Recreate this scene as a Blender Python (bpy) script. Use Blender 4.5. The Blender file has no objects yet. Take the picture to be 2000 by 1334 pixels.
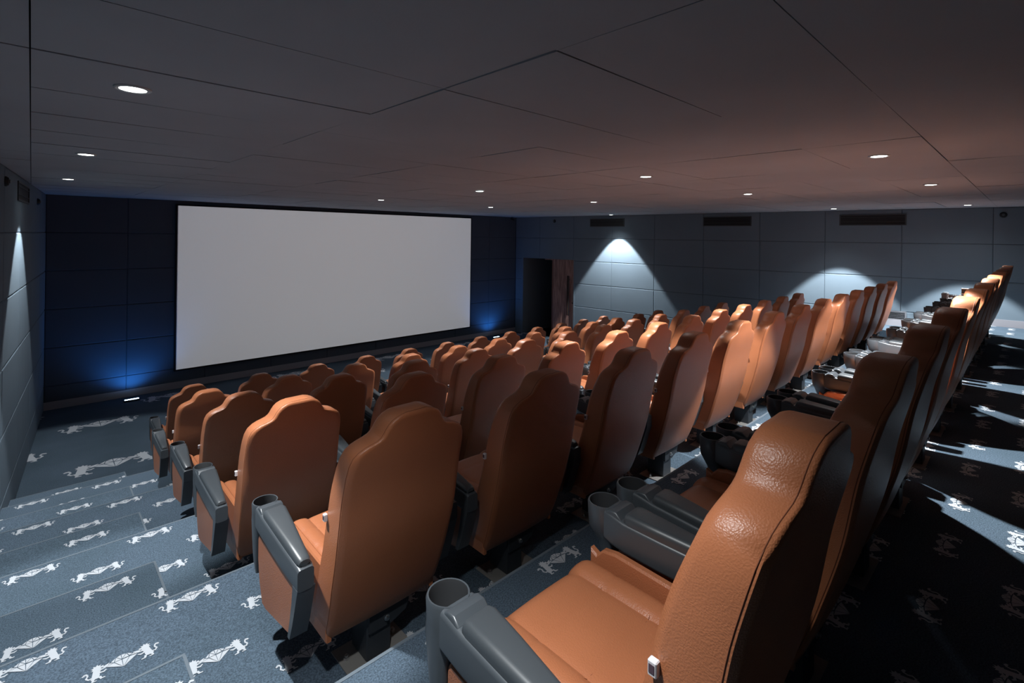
import bpy, bmesh, math, random
from mathutils import Vector, Matrix
from mathutils.geometry import tessellate_polygon

random.seed(7)
C = bpy.context.scene.collection
SC = bpy.context.scene

# ------------------------------------------------------------------ camera
CAMZ = 3.080                                   # camera height above the floor in front of the screen
cam_d = bpy.data.cameras.new('camera')
cam_d.sensor_width = 36.0
cam_d.sensor_fit = 'HORIZONTAL'
cam_d.lens = 981.43 / 2000 * 36
cam_d.shift_y = (462.4 - 667) / 2000
cam_d.clip_start = 0.05
cam = bpy.data.objects.new('camera', cam_d)
C.objects.link(cam)
cam.matrix_world = (Matrix.Translation((0, 0, CAMZ)) @ Matrix.Rotation(-0.7634, 4, 'Z')
                    @ Matrix.Rotation(math.pi / 2, 4, 'X') @ Matrix.Rotation(0.0127, 4, 'Z'))
SC.camera = cam

# ------------------------------------------------------------------ world, exposure
world = bpy.data.worlds.new('world')
SC.world = world
world.use_nodes = True
world.node_tree.nodes['Background'].inputs[0].default_value = (0.5, 0.55, 0.65, 1)
world.node_tree.nodes['Background'].inputs[1].default_value = 0.0
SC.view_settings.view_transform = 'Standard'
SC.view_settings.look = 'None'
SC.view_settings.gamma = 1.0
SC.view_settings.use_curve_mapping = False
SC.view_settings.exposure = 0.85

MAIN_W, SPILL_W, HALF = 185.0, 8.0, 36.5       # downlights: sharp cone, soft spill, half angle
LAMP_COL = (0.95, 0.985, 1.0)
BLUE_W = 16.0
FILL_W = 1050.0  # power of the added out-of-view lamp that brightens the screen
SOFT_W = 90.0
GLOW_W = 3.0

# ------------------------------------------------------------------ helpers
def link(name, mesh, parent=None, mats=()):
    o = bpy.data.objects.new(name, mesh)
    C.objects.link(o)
    for m in mats:
        mesh.materials.append(m)
    if parent is not None:
        o.parent = parent
    return o

def obj(name, bm, mats, parent=None, smooth=True, angle=40):
    if not isinstance(mats, (list, tuple)):
        mats = [mats]
    bmesh.ops.recalc_face_normals(bm, faces=bm.faces[:])
    me = bpy.data.meshes.new(name)
    if smooth:
        for f in bm.faces:
            f.smooth = True
        ca = math.radians(angle)
        for e in bm.edges:
            if len(e.link_faces) == 2 and e.calc_face_angle(0) > ca:
                e.smooth = False
    bm.to_mesh(me)
    bm.free()
    return link(name, me, parent, mats)

def tag(o, label, cat, group=None):
    o['label'] = label
    o['category'] = cat
    if group:
        o['group'] = group
    return o

def struct(o, label=None, cat=None):
    o['kind'] = 'structure'
    if label:
        o['label'] = label
        o['category'] = cat
    return o

def empty(name, loc=(0, 0, 0), rz=0.0):
    o = bpy.data.objects.new(name, None)
    C.objects.link(o)
    o.location = loc
    o.rotation_euler = (0, 0, rz)
    o.empty_display_size = 0.1
    return o

def copy_tree(o, parent=None):
    c = o.copy()
    C.objects.link(c)
    if parent is not None:
        c.parent = parent
    for ch in list(o.children):
        copy_tree(ch, c)
    return c

def box(bm, x0, x1, y0, y1, z0, z1, bev=0.0, mi=0, seg=1):
    vs = [bm.verts.new(p) for p in ((x0, y0, z0), (x1, y0, z0), (x1, y1, z0), (x0, y1, z0),
                                    (x0, y0, z1), (x1, y0, z1), (x1, y1, z1), (x0, y1, z1))]
    fs = [bm.faces.new([vs[i] for i in q]) for q in
          ((0, 3, 2, 1), (4, 5, 6, 7), (0, 1, 5, 4), (1, 2, 6, 5), (2, 3, 7, 6), (3, 0, 4, 7))]
    for f in fs:
        f.material_index = mi
    if bev > 0:
        es = list({e for f in fs for e in f.edges})
        r = bmesh.ops.bevel(bm, geom=es, offset=bev, segments=seg, affect='EDGES', profile=0.5)
        for f in r['faces']:
            f.material_index = mi
    return vs

def prism(bm, pts, axis_pts, cap=True):
    """loft: list of rings (each a list of 3D points, same count)"""
    rings = [[bm.verts.new(p) for p in ring] for ring in pts]
    n = len(rings[0])
    for a, b in zip(rings[:-1], rings[1:]):
        for i in range(n):
            bm.faces.new((a[i], a[(i + 1) % n], b[(i + 1) % n], b[i]))
    if cap:
        bm.faces.new(list(reversed(rings[0])))
        bm.faces.new(rings[-1])
    return rings

def lathe(bm, prof, cx, cy, seg=20, mi=0):
    rings = []
    for r, z in prof:
        if r < 1e-6:
            rings.append([bm.verts.new((cx, cy, z))])
        else:
            rings.append([bm.verts.new((cx + r * math.cos(2 * math.pi * i / seg),
                                        cy + r * math.sin(2 * math.pi * i / seg), z)) for i in range(seg)])
    for a, b in zip(rings[:-1], rings[1:]):
        for i in range(seg):
            j = (i + 1) % seg
            if len(a) == 1 and len(b) == 1:
                continue
            if len(a) == 1:
                f = bm.faces.new((a[0], b[j], b[i]))
            elif len(b) == 1:
                f = bm.faces.new((a[i], a[j], b[0]))
            else:
                f = bm.faces.new((a[i], a[j], b[j], b[i]))
            f.material_index = mi

def tube(bm, pts, r, seg=8, closed=False):
    pts = [Vector(p) for p in pts]
    n = len(pts)
    rings = []
    for i, p in enumerate(pts):
        a = pts[(i - 1) % n] if (closed or i > 0) else p
        b = pts[(i + 1) % n] if (closed or i < n - 1) else p
        t = (b - a).normalized()
        up = Vector((0, 0, 1)) if abs(t.z) < 0.9 else Vector((0, 1, 0))
        s = t.cross(up).normalized()
        u = s.cross(t).normalized()
        rings.append([bm.verts.new(p + s * (r * math.cos(2 * math.pi * k / seg)) + u * (r * math.sin(2 * math.pi * k / seg)))
                      for k in range(seg)])
    m = n if closed else n - 1
    for i in range(m):
        a, b = rings[i], rings[(i + 1) % n]
        for k in range(seg):
            bm.faces.new((a[k], a[(k + 1) % seg], b[(k + 1) % seg], b[k]))
    if not closed:
        bm.faces.new(list(reversed(rings[0])))
        bm.faces.new(rings[-1])

def lerp_tab(tab, t):
    if t <= tab[0][0]:
        return tab[0][1]
    for (a, va), (b, vb) in zip(tab[:-1], tab[1:]):
        if t <= b:
            k = (t - a) / (b - a)
            return va + (vb - va) * k
    return tab[-1][1]

def smooth_tab(tab, t):
    """Catmull-Rom through the table"""
    n = len(tab)
    if t <= tab[0][0]:
        return tab[0][1]
    if t >= tab[-1][0]:
        return tab[-1][1]
    for i in range(n - 1):
        if tab[i][0] <= t <= tab[i + 1][0]:
            x0, y0 = tab[max(i - 1, 0)]
            x1, y1 = tab[i]
            x2, y2 = tab[i + 1]
            x3, y3 = tab[min(i + 2, n - 1)]
            h = x2 - x1
            m1 = (y2 - y0) / (x2 - x0) * h if x2 != x0 else 0
            m2 = (y3 - y1) / (x3 - x1) * h if x3 != x1 else 0
            s = (t - x1) / h
            return ((2 * s**3 - 3 * s**2 + 1) * y1 + (s**3 - 2 * s**2 + s) * m1
                    + (-2 * s**3 + 3 * s**2) * y2 + (s**3 - s**2) * m2)

# ------------------------------------------------------------------ materials
def mat(name, col, rough=0.6, spec=0.5, metal=0.0):
    m = bpy.data.materials.new(name)
    m.use_nodes = True
    b = m.node_tree.nodes['Principled BSDF']
    b.inputs['Base Color'].default_value = (*col, 1)
    b.inputs['Roughness'].default_value = rough
    b.inputs['Metallic'].default_value = metal
    b.inputs['Specular IOR Level'].default_value = spec
    return m

def vary(m, col, amount=0.15, scale=8.0, detail=4.0):
    """mottle the base colour with noise"""
    nt = m.node_tree
    b = nt.nodes['Principled BSDF']
    tc = nt.nodes.new('ShaderNodeTexCoord')
    n = nt.nodes.new('ShaderNodeTexNoise')
    n.inputs['Scale'].default_value = scale
    n.inputs['Detail'].default_value = detail
    r = nt.nodes.new('ShaderNodeValToRGB')
    r.color_ramp.elements[0].position = 0.3
    r.color_ramp.elements[1].position = 0.7
    r.color_ramp.elements[0].color = (*[c * (1 - amount) for c in col], 1)
    r.color_ramp.elements[1].color = (*[min(1, c * (1 + amount)) for c in col], 1)
    nt.links.new(tc.outputs['Object'], n.inputs['Vector'])
    nt.links.new(n.outputs['Fac'], r.inputs['Fac'])
    nt.links.new(r.outputs['Color'], b.inputs['Base Color'])
    return tc, n, r

def bump(m, tex, out, strength, dist):
    nt = m.node_tree
    bp = nt.nodes.new('ShaderNodeBump')
    bp.inputs['Strength'].default_value = strength
    bp.inputs['Distance'].default_value = dist
    nt.links.new(tex.outputs[out], bp.inputs['Height'])
    nt.links.new(bp.outputs['Normal'], nt.nodes['Principled BSDF'].inputs['Normal'])

def leather_mat(name, col, grain=0.35):
    m = mat(name, col, 0.40, 0.5)
    tc, n, r = vary(m, col, 0.07, 3.0)
    nt = m.node_tree
    v = nt.nodes.new('ShaderNodeTexVoronoi')
    v.inputs['Scale'].default_value = 260.0
    w = nt.nodes.new('ShaderNodeTexNoise')
    w.inputs['Scale'].default_value = 40.0
    mx = nt.nodes.new('ShaderNodeVectorMath')
    mx.operation = 'MULTIPLY_ADD'
    mx.inputs[1].default_value = (0.012, 0.012, 0.012)
    nt.links.new(w.outputs['Color'], mx.inputs[0])
    nt.links.new(tc.outputs['Object'], mx.inputs[2])
    nt.links.new(tc.outputs['Object'], w.inputs['Vector'])
    nt.links.new(mx.outputs['Vector'], v.inputs['Vector'])
    bump(m, v, 'Distance', grain, 0.0015)
    return m

LEATHER = leather_mat('tan_leather', (0.44, 0.155, 0.068))
M_SEAM = mat('dark_seam_thread', (0.20, 0.062, 0.026), 0.7)
M_PLASTIC = mat('charcoal_plastic', (0.066, 0.077, 0.088), 0.36, 0.6)
M_PAD = mat('black_vinyl', (0.055, 0.064, 0.072), 0.40, 0.8)
M_CUP = mat('cup_holder_plastic', (0.050, 0.052, 0.056), 0.42)
M_STEEL = mat('dark_painted_steel', (0.030, 0.034, 0.040), 0.45, 0.5)
M_PLATE = mat('grey_steel_plate', (0.20, 0.19, 0.18), 0.5, 0.5)
M_BOLT = mat('zinc_bolt', (0.6, 0.6, 0.6), 0.3, 0.5, 1.0)
M_TAG = mat('white_fabric_tag', (0.75, 0.72, 0.74), 0.8)
M_TAGPRINT = mat('tag_print', (0.10, 0.06, 0.08), 0.8)

CARPET_C = (0.080, 0.112, 0.145)
M_CARPET = mat('blue_grey_carpet', CARPET_C, 0.95, 0.1)
def _carpet():
    nt = M_CARPET.node_tree
    b = nt.nodes['Principled BSDF']
    tc = nt.nodes.new('ShaderNodeTexCoord')
    fine = nt.nodes.new('ShaderNodeTexNoise'); fine.inputs['Scale'].default_value = 170; fine.inputs['Detail'].default_value = 3
    big = nt.nodes.new('ShaderNodeTexNoise'); big.inputs['Scale'].default_value = 1.6; big.inputs['Detail'].default_value = 5
    r1 = nt.nodes.new('ShaderNodeValToRGB')
    r1.color_ramp.elements[0].position = 0.30; r1.color_ramp.elements[1].position = 0.72
    r1.color_ramp.elements[0].color = (*[c * 0.55 for c in CARPET_C], 1)
    r1.color_ramp.elements[1].color = (*[c * 1.5 for c in CARPET_C], 1)
    r2 = nt.nodes.new('ShaderNodeValToRGB')
    r2.color_ramp.elements[0].position = 0.3; r2.color_ramp.elements[1].position = 0.7
    r2.color_ramp.elements[0].color = (0.82, 0.86, 0.86, 1)
    r2.color_ramp.elements[1].color = (1.08, 1.08, 1.12, 1)
    mx = nt.nodes.new('ShaderNodeMix'); mx.data_type = 'RGBA'; mx.blend_type = 'MULTIPLY'; mx.inputs[0].default_value = 1
    L = nt.links
    L.new(tc.outputs['Object'], fine.inputs['Vector']); L.new(tc.outputs['Object'], big.inputs['Vector'])
    L.new(fine.outputs['Fac'], r1.inputs['Fac']); L.new(big.outputs['Fac'], r2.inputs['Fac'])
    L.new(r1.outputs['Color'], mx.inputs[6]); L.new(r2.outputs['Color'], mx.inputs[7])
    L.new(mx.outputs[2], b.inputs['Base Color'])
    bump(M_CARPET, fine, 'Fac', 0.6, 0.004)
_carpet()
M_MOTIF = mat('woven_pale_motif', (0.50, 0.53, 0.57), 0.95, 0.1)
M_NOSING = mat('worn_step_edge', (0.135, 0.165, 0.195), 0.9, 0.1)

def fabric(name, col, scale=220):
    m = mat(name, col, 0.92, 0.15)
    tc, n, r = vary(m, col, 0.04, 1.4)
    nt = m.node_tree
    f = nt.nodes.new('ShaderNodeTexNoise')
    f.inputs['Scale'].default_value = scale
    nt.links.new(tc.outputs['Object'], f.inputs['Vector'])
    bump(m, f, 'Fac', 0.25, 0.002)
    return m
M_WALL = fabric('slate_acoustic_fabric', (0.155, 0.205, 0.250))
M_FRONT = fabric('dark_slate_acoustic_fabric', (0.075, 0.094, 0.122))
M_CEIL = fabric('grey_ceiling_panel', (0.40, 0.425, 0.455), 120)
M_GAP = mat('dark_joint', (0.02, 0.02, 0.022), 0.9, 0.1)
M_SCREEN = mat('matte_projection_screen', (0.82, 0.82, 0.82), 0.9, 0.1)
M_FRAME = mat('black_screen_border', (0.012, 0.012, 0.014), 0.8, 0.2)
M_BASE = mat('grey_baseboard', (0.30, 0.30, 0.33), 0.6, 0.3)
M_BLACK = mat('matte_black_metal', (0.012, 0.012, 0.013), 0.5, 0.4)
M_TRIM = mat('white_trim_ring', (0.55, 0.55, 0.55), 0.4, 0.5)
M_VENTFRAME = mat('dark_vent_frame', (0.05, 0.055, 0.06), 0.5, 0.4)
M_GRILLE = mat('grey_grille', (0.16, 0.17, 0.19), 0.5, 0.4)
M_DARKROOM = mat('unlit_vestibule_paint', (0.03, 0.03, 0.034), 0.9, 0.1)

M_WOOD = mat('walnut_door_veneer', (0.16, 0.085, 0.065), 0.45, 0.4)
M_DOOREDGE = mat('red_brown_door_edge', (0.16, 0.055, 0.035), 0.5)
def _wood():
    nt = M_WOOD.node_tree
    b = nt.nodes['Principled BSDF']
    tc = nt.nodes.new('ShaderNodeTexCoord')
    mp = nt.nodes.new('ShaderNodeMapping')
    mp.inputs['Scale'].default_value = (14, 14, 0.9)
    n = nt.nodes.new('ShaderNodeTexNoise')
    n.inputs['Scale'].default_value = 2.2
    n.inputs['Detail'].default_value = 6
    n.inputs['Distortion'].default_value = 0.8
    r = nt.nodes.new('ShaderNodeValToRGB')
    r.color_ramp.elements[0].position = 0.35
    r.color_ramp.elements[1].position = 0.68
    r.color_ramp.elements[0].color = (0.13, 0.062, 0.050, 1)
    r.color_ramp.elements[1].color = (0.40, 0.23, 0.19, 1)
    nt.links.new(tc.outputs['Object'], mp.inputs['Vector'])
    nt.links.new(mp.outputs['Vector'], n.inputs['Vector'])
    nt.links.new(n.outputs['Fac'], r.inputs['Fac'])
    nt.links.new(r.outputs['Color'], b.inputs['Base Color'])
_wood()

def emit(name, col, strength):
    m = bpy.data.materials.new(name)
    m.use_nodes = True
    nt = m.node_tree
    nt.nodes.remove(nt.nodes['Principled BSDF'])
    e = nt.nodes.new('ShaderNodeEmission')
    e.inputs[0].default_value = (*col, 1)
    e.inputs[1].default_value = strength
    nt.links.new(e.outputs[0], nt.nodes['Material Output'].inputs[0])
    return m
M_LENS = emit('glowing_lamp_lens', (0.92, 1.0, 0.96), 9.0)
M_BLUELENS = emit('glowing_blue_lens', (0.45, 0.7, 1.0), 7.0)

# ------------------------------------------------------------------ room measures
K = 0.820
ZC = 0.765 * K + CAMZ                       # ceiling
YF = 14.3 * K                               # screen wall
YB = -2.2                                   # back wall
ROWY = [0.281, 1.704, 2.934, 4.356, 5.841, 7.480]          # y of each row, back row first
ROWX = [1.065, 1.098, 1.120, 1.240, 1.327, 1.536]          # first seat of each row
ROWN = [13, 13, 12, 12, 12, 12]
FL = [CAMZ + z for z in (-1.462, -1.800, -2.067, -2.393, -2.727, -3.080)]   # tier floor heights, last one = 0
PITCH = 0.806
NOSE = [1.569, 2.945, 4.245, 5.643, 6.990]    # front edges of the tiers
HALF_D = [0.70, 0.625, 0.675, 0.65, 0.62]     # depth of the aisle half steps
def xl(y): return -0.722 + 0.0769 * y       # left wall
def xr(y): return 12.284 - 0.0755 * y       # right wall
def zz(v): return v * K + CAMZ              # room-scale height

# ------------------------------------------------------------------ carpet motif (two lions and a cut gem)
def lion(sx, ox):
    P = []
    body = [(0.10, 0.06), (0.16, 0.05), (0.20, 0.10), (0.205, 0.17), (0.225, 0.22), (0.22, 0.28), (0.19, 0.30),
            (0.13, 0.28), (0.115, 0.20), (0.10, 0.13)]
    P.append(body)
    mane = []
    for i in range(18):
        a = 2 * math.pi * i / 18
        r = 0.085 if i % 2 == 0 else 0.052
        mane.append((0.175 + r * math.cos(a) * 0.95, 0.295 + r * math.sin(a)))
    P.append(mane)
    P.append([(0.21, 0.30), (0.258, 0.312), (0.268, 0.295), (0.255, 0.275), (0.22, 0.265)])          # muzzle
    P.append([(0.19, 0.235), (0.27, 0.245), (0.315, 0.275), (0.325, 0.262), (0.285, 0.222), (0.20, 0.205)])  # upper paw
    P.append([(0.19, 0.185), (0.25, 0.165), (0.285, 0.185), (0.298, 0.172), (0.258, 0.135), (0.19, 0.15)])  # lower paw
    P.append([(0.15, 0.09), (0.215, 0.075), (0.225, 0.03), (0.265, 0.022), (0.262, 0.004), (0.20, 0.004), (0.185, 0.05), (0.14, 0.055)])
    P.append([(0.10, 0.10), (0.145, 0.06), (0.115, 0.02), (0.155, 0.014), (0.15, -0.004), (0.085, -0.002), (0.095, 0.045), (0.08, 0.08)])
    tail = [(0.105, 0.11), (0.060, 0.10), (0.030, 0.145), (0.055, 0.195), (0.042, 0.245), (0.010, 0.255), (0.000, 0.235)]
    w = 0.012
    for (a, b) in zip(tail[:-1], tail[1:]):
        d = Vector((b[0] - a[0], b[1] - a[1])).normalized() * w
        P.append([(a[0] - d.y - d.x * .4, a[1] + d.x - d.y * .4), (a[0] + d.y - d.x * .4, a[1] - d.x - d.y * .4),
                  (b[0] + d.y + d.x * .4, b[1] - d.x + d.y * .4), (b[0] - d.y + d.x * .4, b[1] + d.x + d.y * .4)])
    P.append([(0.005, 0.262), (0.040, 0.272), (0.035, 0.232), (-0.008, 0.222), (-0.018, 0.245)])
    return [[(ox + sx * x, y) for x, y in p] for p in P]

def gem():
    P = []
    s = 0.006
    top = [(0.345, 0.280), (0.43, 0.350), (0.50, 0.370), (0.57, 0.350), (0.655, 0.280)]
    mid = [(0.280, 0.225), (0.395, 0.245), (0.5, 0.245), (0.605, 0.245), (0.720, 0.225)]
    bot = (0.5, 0.045)
    def tri(*pts):
        cx = sum(p[0] for p in pts) / len(pts); cy = sum(p[1] for p in pts) / len(pts)
        q = []
        for x, y in pts:
            d = Vector((cx - x, cy - y)); l = d.length
            d = d * (min(0.25, 0.012 / l))
            q.append((x + d.x, y + d.y))
        P.append(q)
    tri(mid[0], top[0], mid[1]); tri(top[0], top[1], mid[1]); tri(mid[1], top[1], mid[2]); tri(top[1], top[2], mid[2])
    tri(top[2], top[3], mid[2]); tri(mid[2], top[3], mid[3]); tri(top[3], top[4], mid[3]); tri(mid[3], top[4], mid[4])
    tri(mid[0], mid[1], bot); tri(mid[1], mid[2], bot); tri(mid[2], mid[3], bot); tri(mid[3], mid[4], bot)
    P.append([(0.235, 0.270), (0.275, 0.240), (0.345, 0.285), (0.335, 0.298)])        # links to the paws
    P.append([(0.765, 0.270), (0.725, 0.240), (0.655, 0.285), (0.665, 0.298)])
    return P

MOTIF = lion(1, 0.0) + gem() + lion(-1, 1.0)
MOTIF_T = []                                   # triangles with a tiny lift per outline, so overlaps do not clash
for n_, poly in enumerate(MOTIF):
    for t in tessellate_polygon([[Vector((x, y, 0)) for x, y in poly]]):
        MOTIF_T.append(([poly[i] for i in t], 0.00012 * (n_ % 12)))

def clip_poly(p, ax, v, keep_less):
    out = []
    n = len(p)
    for i in range(n):
        a, b = p[i], p[(i + 1) % n]
        ia = (a[ax] <= v) if keep_less else (a[ax] >= v)
        ib = (b[ax] <= v) if keep_less else (b[ax] >= v)
        if ia:
            out.append(a)
        if ia != ib:
            t = (v - a[ax]) / (b[ax] - a[ax])
            out.append((a[0] + (b[0] - a[0]) * t, a[1] + (b[1] - a[1]) * t))
    return out

def motifs(bm, x0, x1, y0, y1, z, size, px, py, phx, phy, mi):
    """staggered motifs printed on the rectangle, cut at its edges"""
    j0 = int(math.floor((y0 - phy) / py)) - 1
    j1 = int(math.ceil((y1 - phy) / py)) + 1
    for j in range(j0, j1 + 1):
        yy = phy + j * py
        off = phx + (px / 2 if j % 2 else 0)
        i0 = int(math.floor((x0 - off) / px)) - 1
        i1 = int(math.ceil((x1 - off) / px)) + 1
        for i in range(i0, i1 + 1):
            xx = off + i * px
            if xx > x1 or xx + size < x0 or yy > y1 or yy + size * 0.42 < y0 - 0.01:
                continue
            inside = xx >= x0 + .01 and xx + size <= x1 - .01 and yy >= y0 + .01 and yy + size * .42 <= y1
            for t, dz in MOTIF_T:
                p = [(xx + size * a, yy + size * b) for a, b in t]
                if not inside:
                    for ax, v, kl in ((0, x1, True), (0, x0, False), (1, y1, True), (1, y0, False)):
                        p = clip_poly(p, ax, v, kl)
                        if len(p) < 3:
                            break
                    if len(p) < 3:
                        continue
                try:
                    f = bm.faces.new([bm.verts.new((a, b, z + dz)) for a, b in (p if sum(p[k - 1][0] * p[k][1] - p[k][0] * p[k - 1][1] for k in range(len(p))) > 0 else p[::-1])])
                    f.material_index = mi
                except ValueError:
                    pass

# ------------------------------------------------------------------ floor: tiers, aisle half steps, front floor
def build_floor():
    bm = bmesh.new()
    E = 0.0012
    def quad(a, b, c, d, mi=0):
        f = bm.faces.new([bm.verts.new(p) for p in (a, b, c, d)])
        f.material_index = mi
    XA, XB = -1.2, 12.6
    # front floor
    quad((XA, NOSE[4], 0), (XB, NOSE[4], 0), (XB, YF + .3, 0), (XA, YF + .3, 0))
    motifs(bm, XA + .3, XB - .3, NOSE[4] + .75, YF, E, 0.98, 2.29, 0.935, 0.336, 8.28, 1)
    motifs(bm, 1.1, 10.6, NOSE[4], NOSE[4] + .75, E, 0.25, 0.585, 0.240, 0.46, 2.74, 1)
    ys = [YB - .3] + NOSE
    for i in range(5):
        z, zn = FL[i], FL[i + 1]
        y0, y1 = ys[i], ys[i + 1]
        quad((XA, y0, z), (XB, y0, z), (XB, y1, z), (XA, y1, z))
        quad((XA, y1, z), (XB, y1, z), (XB, y1, zn), (XA, y1, zn))           # riser
        # worn pale edge
        for (xa, xb) in ((XA, XB),):
            quad((xa, y1 - 0.012, z + E), (xb, y1 - 0.012, z + E), (xb, y1 + E, z + E), (xa, y1 + E, z + E), 2)
        motifs(bm, XA + .3, XB - .3, y0, y1 - .013, z + E, 0.25, 0.585, 0.240, (0.45, 0.46, 0.482, 0.497, 0.49)[i], (1.44, 2.826, 4.12, 5.517, 6.87)[i], 1)
        # half steps in both aisles
        zh = (z + zn) / 2
        d = HALF_D[i]
        xe = 0.445 + 0.10 * i
        for (xa, xb) in ((XA, xe), (ROWX[i] + PITCH * (ROWN[i] - 1) + 0.62 - 0.02 * i, XB)):
            quad((xa, y1, zh), (xb, y1, zh), (xb, y1 + d, zh), (xa, y1 + d, zh))
            quad((xa, y1 + d, zh), (xb, y1 + d, zh), (xb, y1 + d, zn), (xa, y1 + d, zn))
            for xs in (xa, xb):
                quad((xs, y1, zh), (xs, y1 + d, zh), (xs, y1 + d, zn), (xs, y1, zn))
            quad((xa, y1 + d - 0.01, zh + E), (xb, y1 + d - 0.01, zh + E), (xb, y1 + d + E, zh + E), (xa, y1 + d + E, zh + E), 2)
            if xb == xe:
                quad((xe - 0.01, y1, zh + E * 1.4), (xe + E, y1, zh + E * 1.4), (xe + E, y1 + d - 0.01, zh + E * 1.4), (xe - 0.01, y1 + d - 0.01, zh + E * 1.4), 2)
            motifs(bm, max(xa, XA + .3), min(xb, XB - .3), y1, y1 + d - .012, zh + E, 0.25, 0.585, 0.240, 0.19, (2.05, 3.424, 4.70, 6.07, 7.4)[i], 1)
    o = obj('floor', bm, [M_CARPET, M_MOTIF, M_NOSING], smooth=False)
    struct(o, 'stepped blue-grey carpet floor with pale lion and gem motifs', 'floor')
build_floor()

# ------------------------------------------------------------------ walls of fabric panels
def panel_wall(name, p0, p1, z0, z1, useams, zseams, m, label, holes=(), depth=0.03):
    """p0->p1 in plan, interior on the left of that direction; seams in metres along p0->p1"""
    p0 = Vector((p0[0], p0[1])); p1 = Vector((p1[0], p1[1]))
    L = (p1 - p0).length
    t = (p1 - p0) / L
    nrm = Vector((-t.y, t.x))
    bm = bmesh.new()
    def W(u, d, z):
        q = p0 + t * u + nrm * d
        return (q.x, q.y, z)
    us = [0.0] + sorted(u for u in useams if 0.03 < u < L - 0.03) + [L]
    zs = [z0] + sorted(z for z in zseams if z0 + .03 < z < z1 - .03) + [z1]
    for h in holes:                       # (u0,u1,z0,z1)
        us += [h[0], h[1]]; zs += [h[2], h[3]]
    us = sorted(set(us)); zs = sorted(set(zs))
    def inhole(u, z):
        return any(h[0] < u < h[1] and h[2] < z < h[3] for h in holes)
    hu = {h[0] for h in holes} | {h[1] for h in holes}
    hz = {h[2] for h in holes} | {h[3] for h in holes}
    g, bv = 0.0022, 0.012
    real_u = set([0.0, L] + list(useams)); real_z = set([z0, z1] + list(zseams))
    for a, b in zip(us[:-1], us[1:]):
        for c, d in zip(zs[:-1], zs[1:]):
            if inhole((a + b) / 2, (c + d) / 2):
                continue
            ga = (g, bv) if a in real_u else (0, 0)
            gb = (g, bv) if b in real_u else (0, 0)
            gc = (g, bv) if c in real_z else (0, 0)
            gd = (g, bv) if d in real_z else (0, 0)
            j = random.uniform(-.0015, .0015)
            o4 = [(a + ga[0], c + gc[0]), (b - gb[0], c + gc[0]), (b - gb[0], d - gd[0]), (a + ga[0], d - gd[0])]
            i4 = [(a + ga[0] + ga[1], c + gc[0] + gc[1]), (b - gb[0] - gb[1], c + gc[0] + gc[1]),
                  (b - gb[0] - gb[1], d - gd[0] - gd[1]), (a + ga[0] + ga[1], d - gd[0] - gd[1])]
            vb = [bm.verts.new(W(u, -depth, z)) for u, z in o4]
            vo = [bm.verts.new(W(u, -0.007 + j, z)) for u, z in o4]
            vi = [bm.verts.new(W(u, j, z)) for u, z in i4]
            bm.faces.new(vi)
            for k in range(4):
                k2 = (k + 1) % 4
                bm.faces.new((vo[k], vo[k2], vi[k2], vi[k]))
                bm.faces.new((vb[k], vb[k2], vo[k2], vo[k]))
            f = bm.faces.new([bm.verts.new(W(u, -0.02, z)) for u, z in
                              ((a, c), (b, c), (b, d), (a, d))])
            f.material_index = 1
    o = obj(name, bm, [m, M_GAP], smooth=False)
    struct(o, label, 'wall')
    return o, W

ZSE = [zz(-0.03 - 0.81 * i) for i in range(-1, 6)]
ang_r = math.atan(0.0755)
# right wall, walked from the back to the screen: seams given as y values at the wall
yr_seams = [1.555 * K * i + 0.65 * K for i in range(-4, 9)]
cr = math.cos(ang_r)
RW0, RW1 = (xr(YB), YB), (xr(YF), YF)
DOOR = (11.49 * K, 13.93 * K, 0.0, zz(-0.81))       # y range, z range
o, WR = panel_wall('wall_right', RW0, RW1, 0.0, ZC, [(y - YB) / cr for y in yr_seams], ZSE, M_WALL,
                   'right wall of slate fabric panels with door near the screen',
                   holes=[((DOOR[0] - YB) / cr, (DOOR[1] - YB) / cr, -0.01, DOOR[3])])
cl = math.cos(math.atan(0.0769))
o, WL = panel_wall('wall_left', (xl(YF), YF), (xl(YB), YB), 0.0, ZC, [(YF - y) / cl for y in yr_seams], ZSE, M_WALL,
                   'left wall of slate fabric panels beside the aisle')
xc = 7.05 * K
o, WF = panel_wall('wall_front', RW1, (xl(YF), YF), 0.0, ZC,
                   [xr(YF) - (xc + 1.56 * K * (i + .5)) for i in range(-5, 5)], ZSE, M_FRONT,
                   'dark slate fabric wall behind the screen')
bm = bmesh.new()
box(bm, xl(YB) - .2, xr(YB) + .2, YB - .1, YB, 0.0, ZC)
struct(obj('wall_back', bm, M_WALL, smooth=False), 'plain back wall behind the last row', 'wall')

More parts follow.
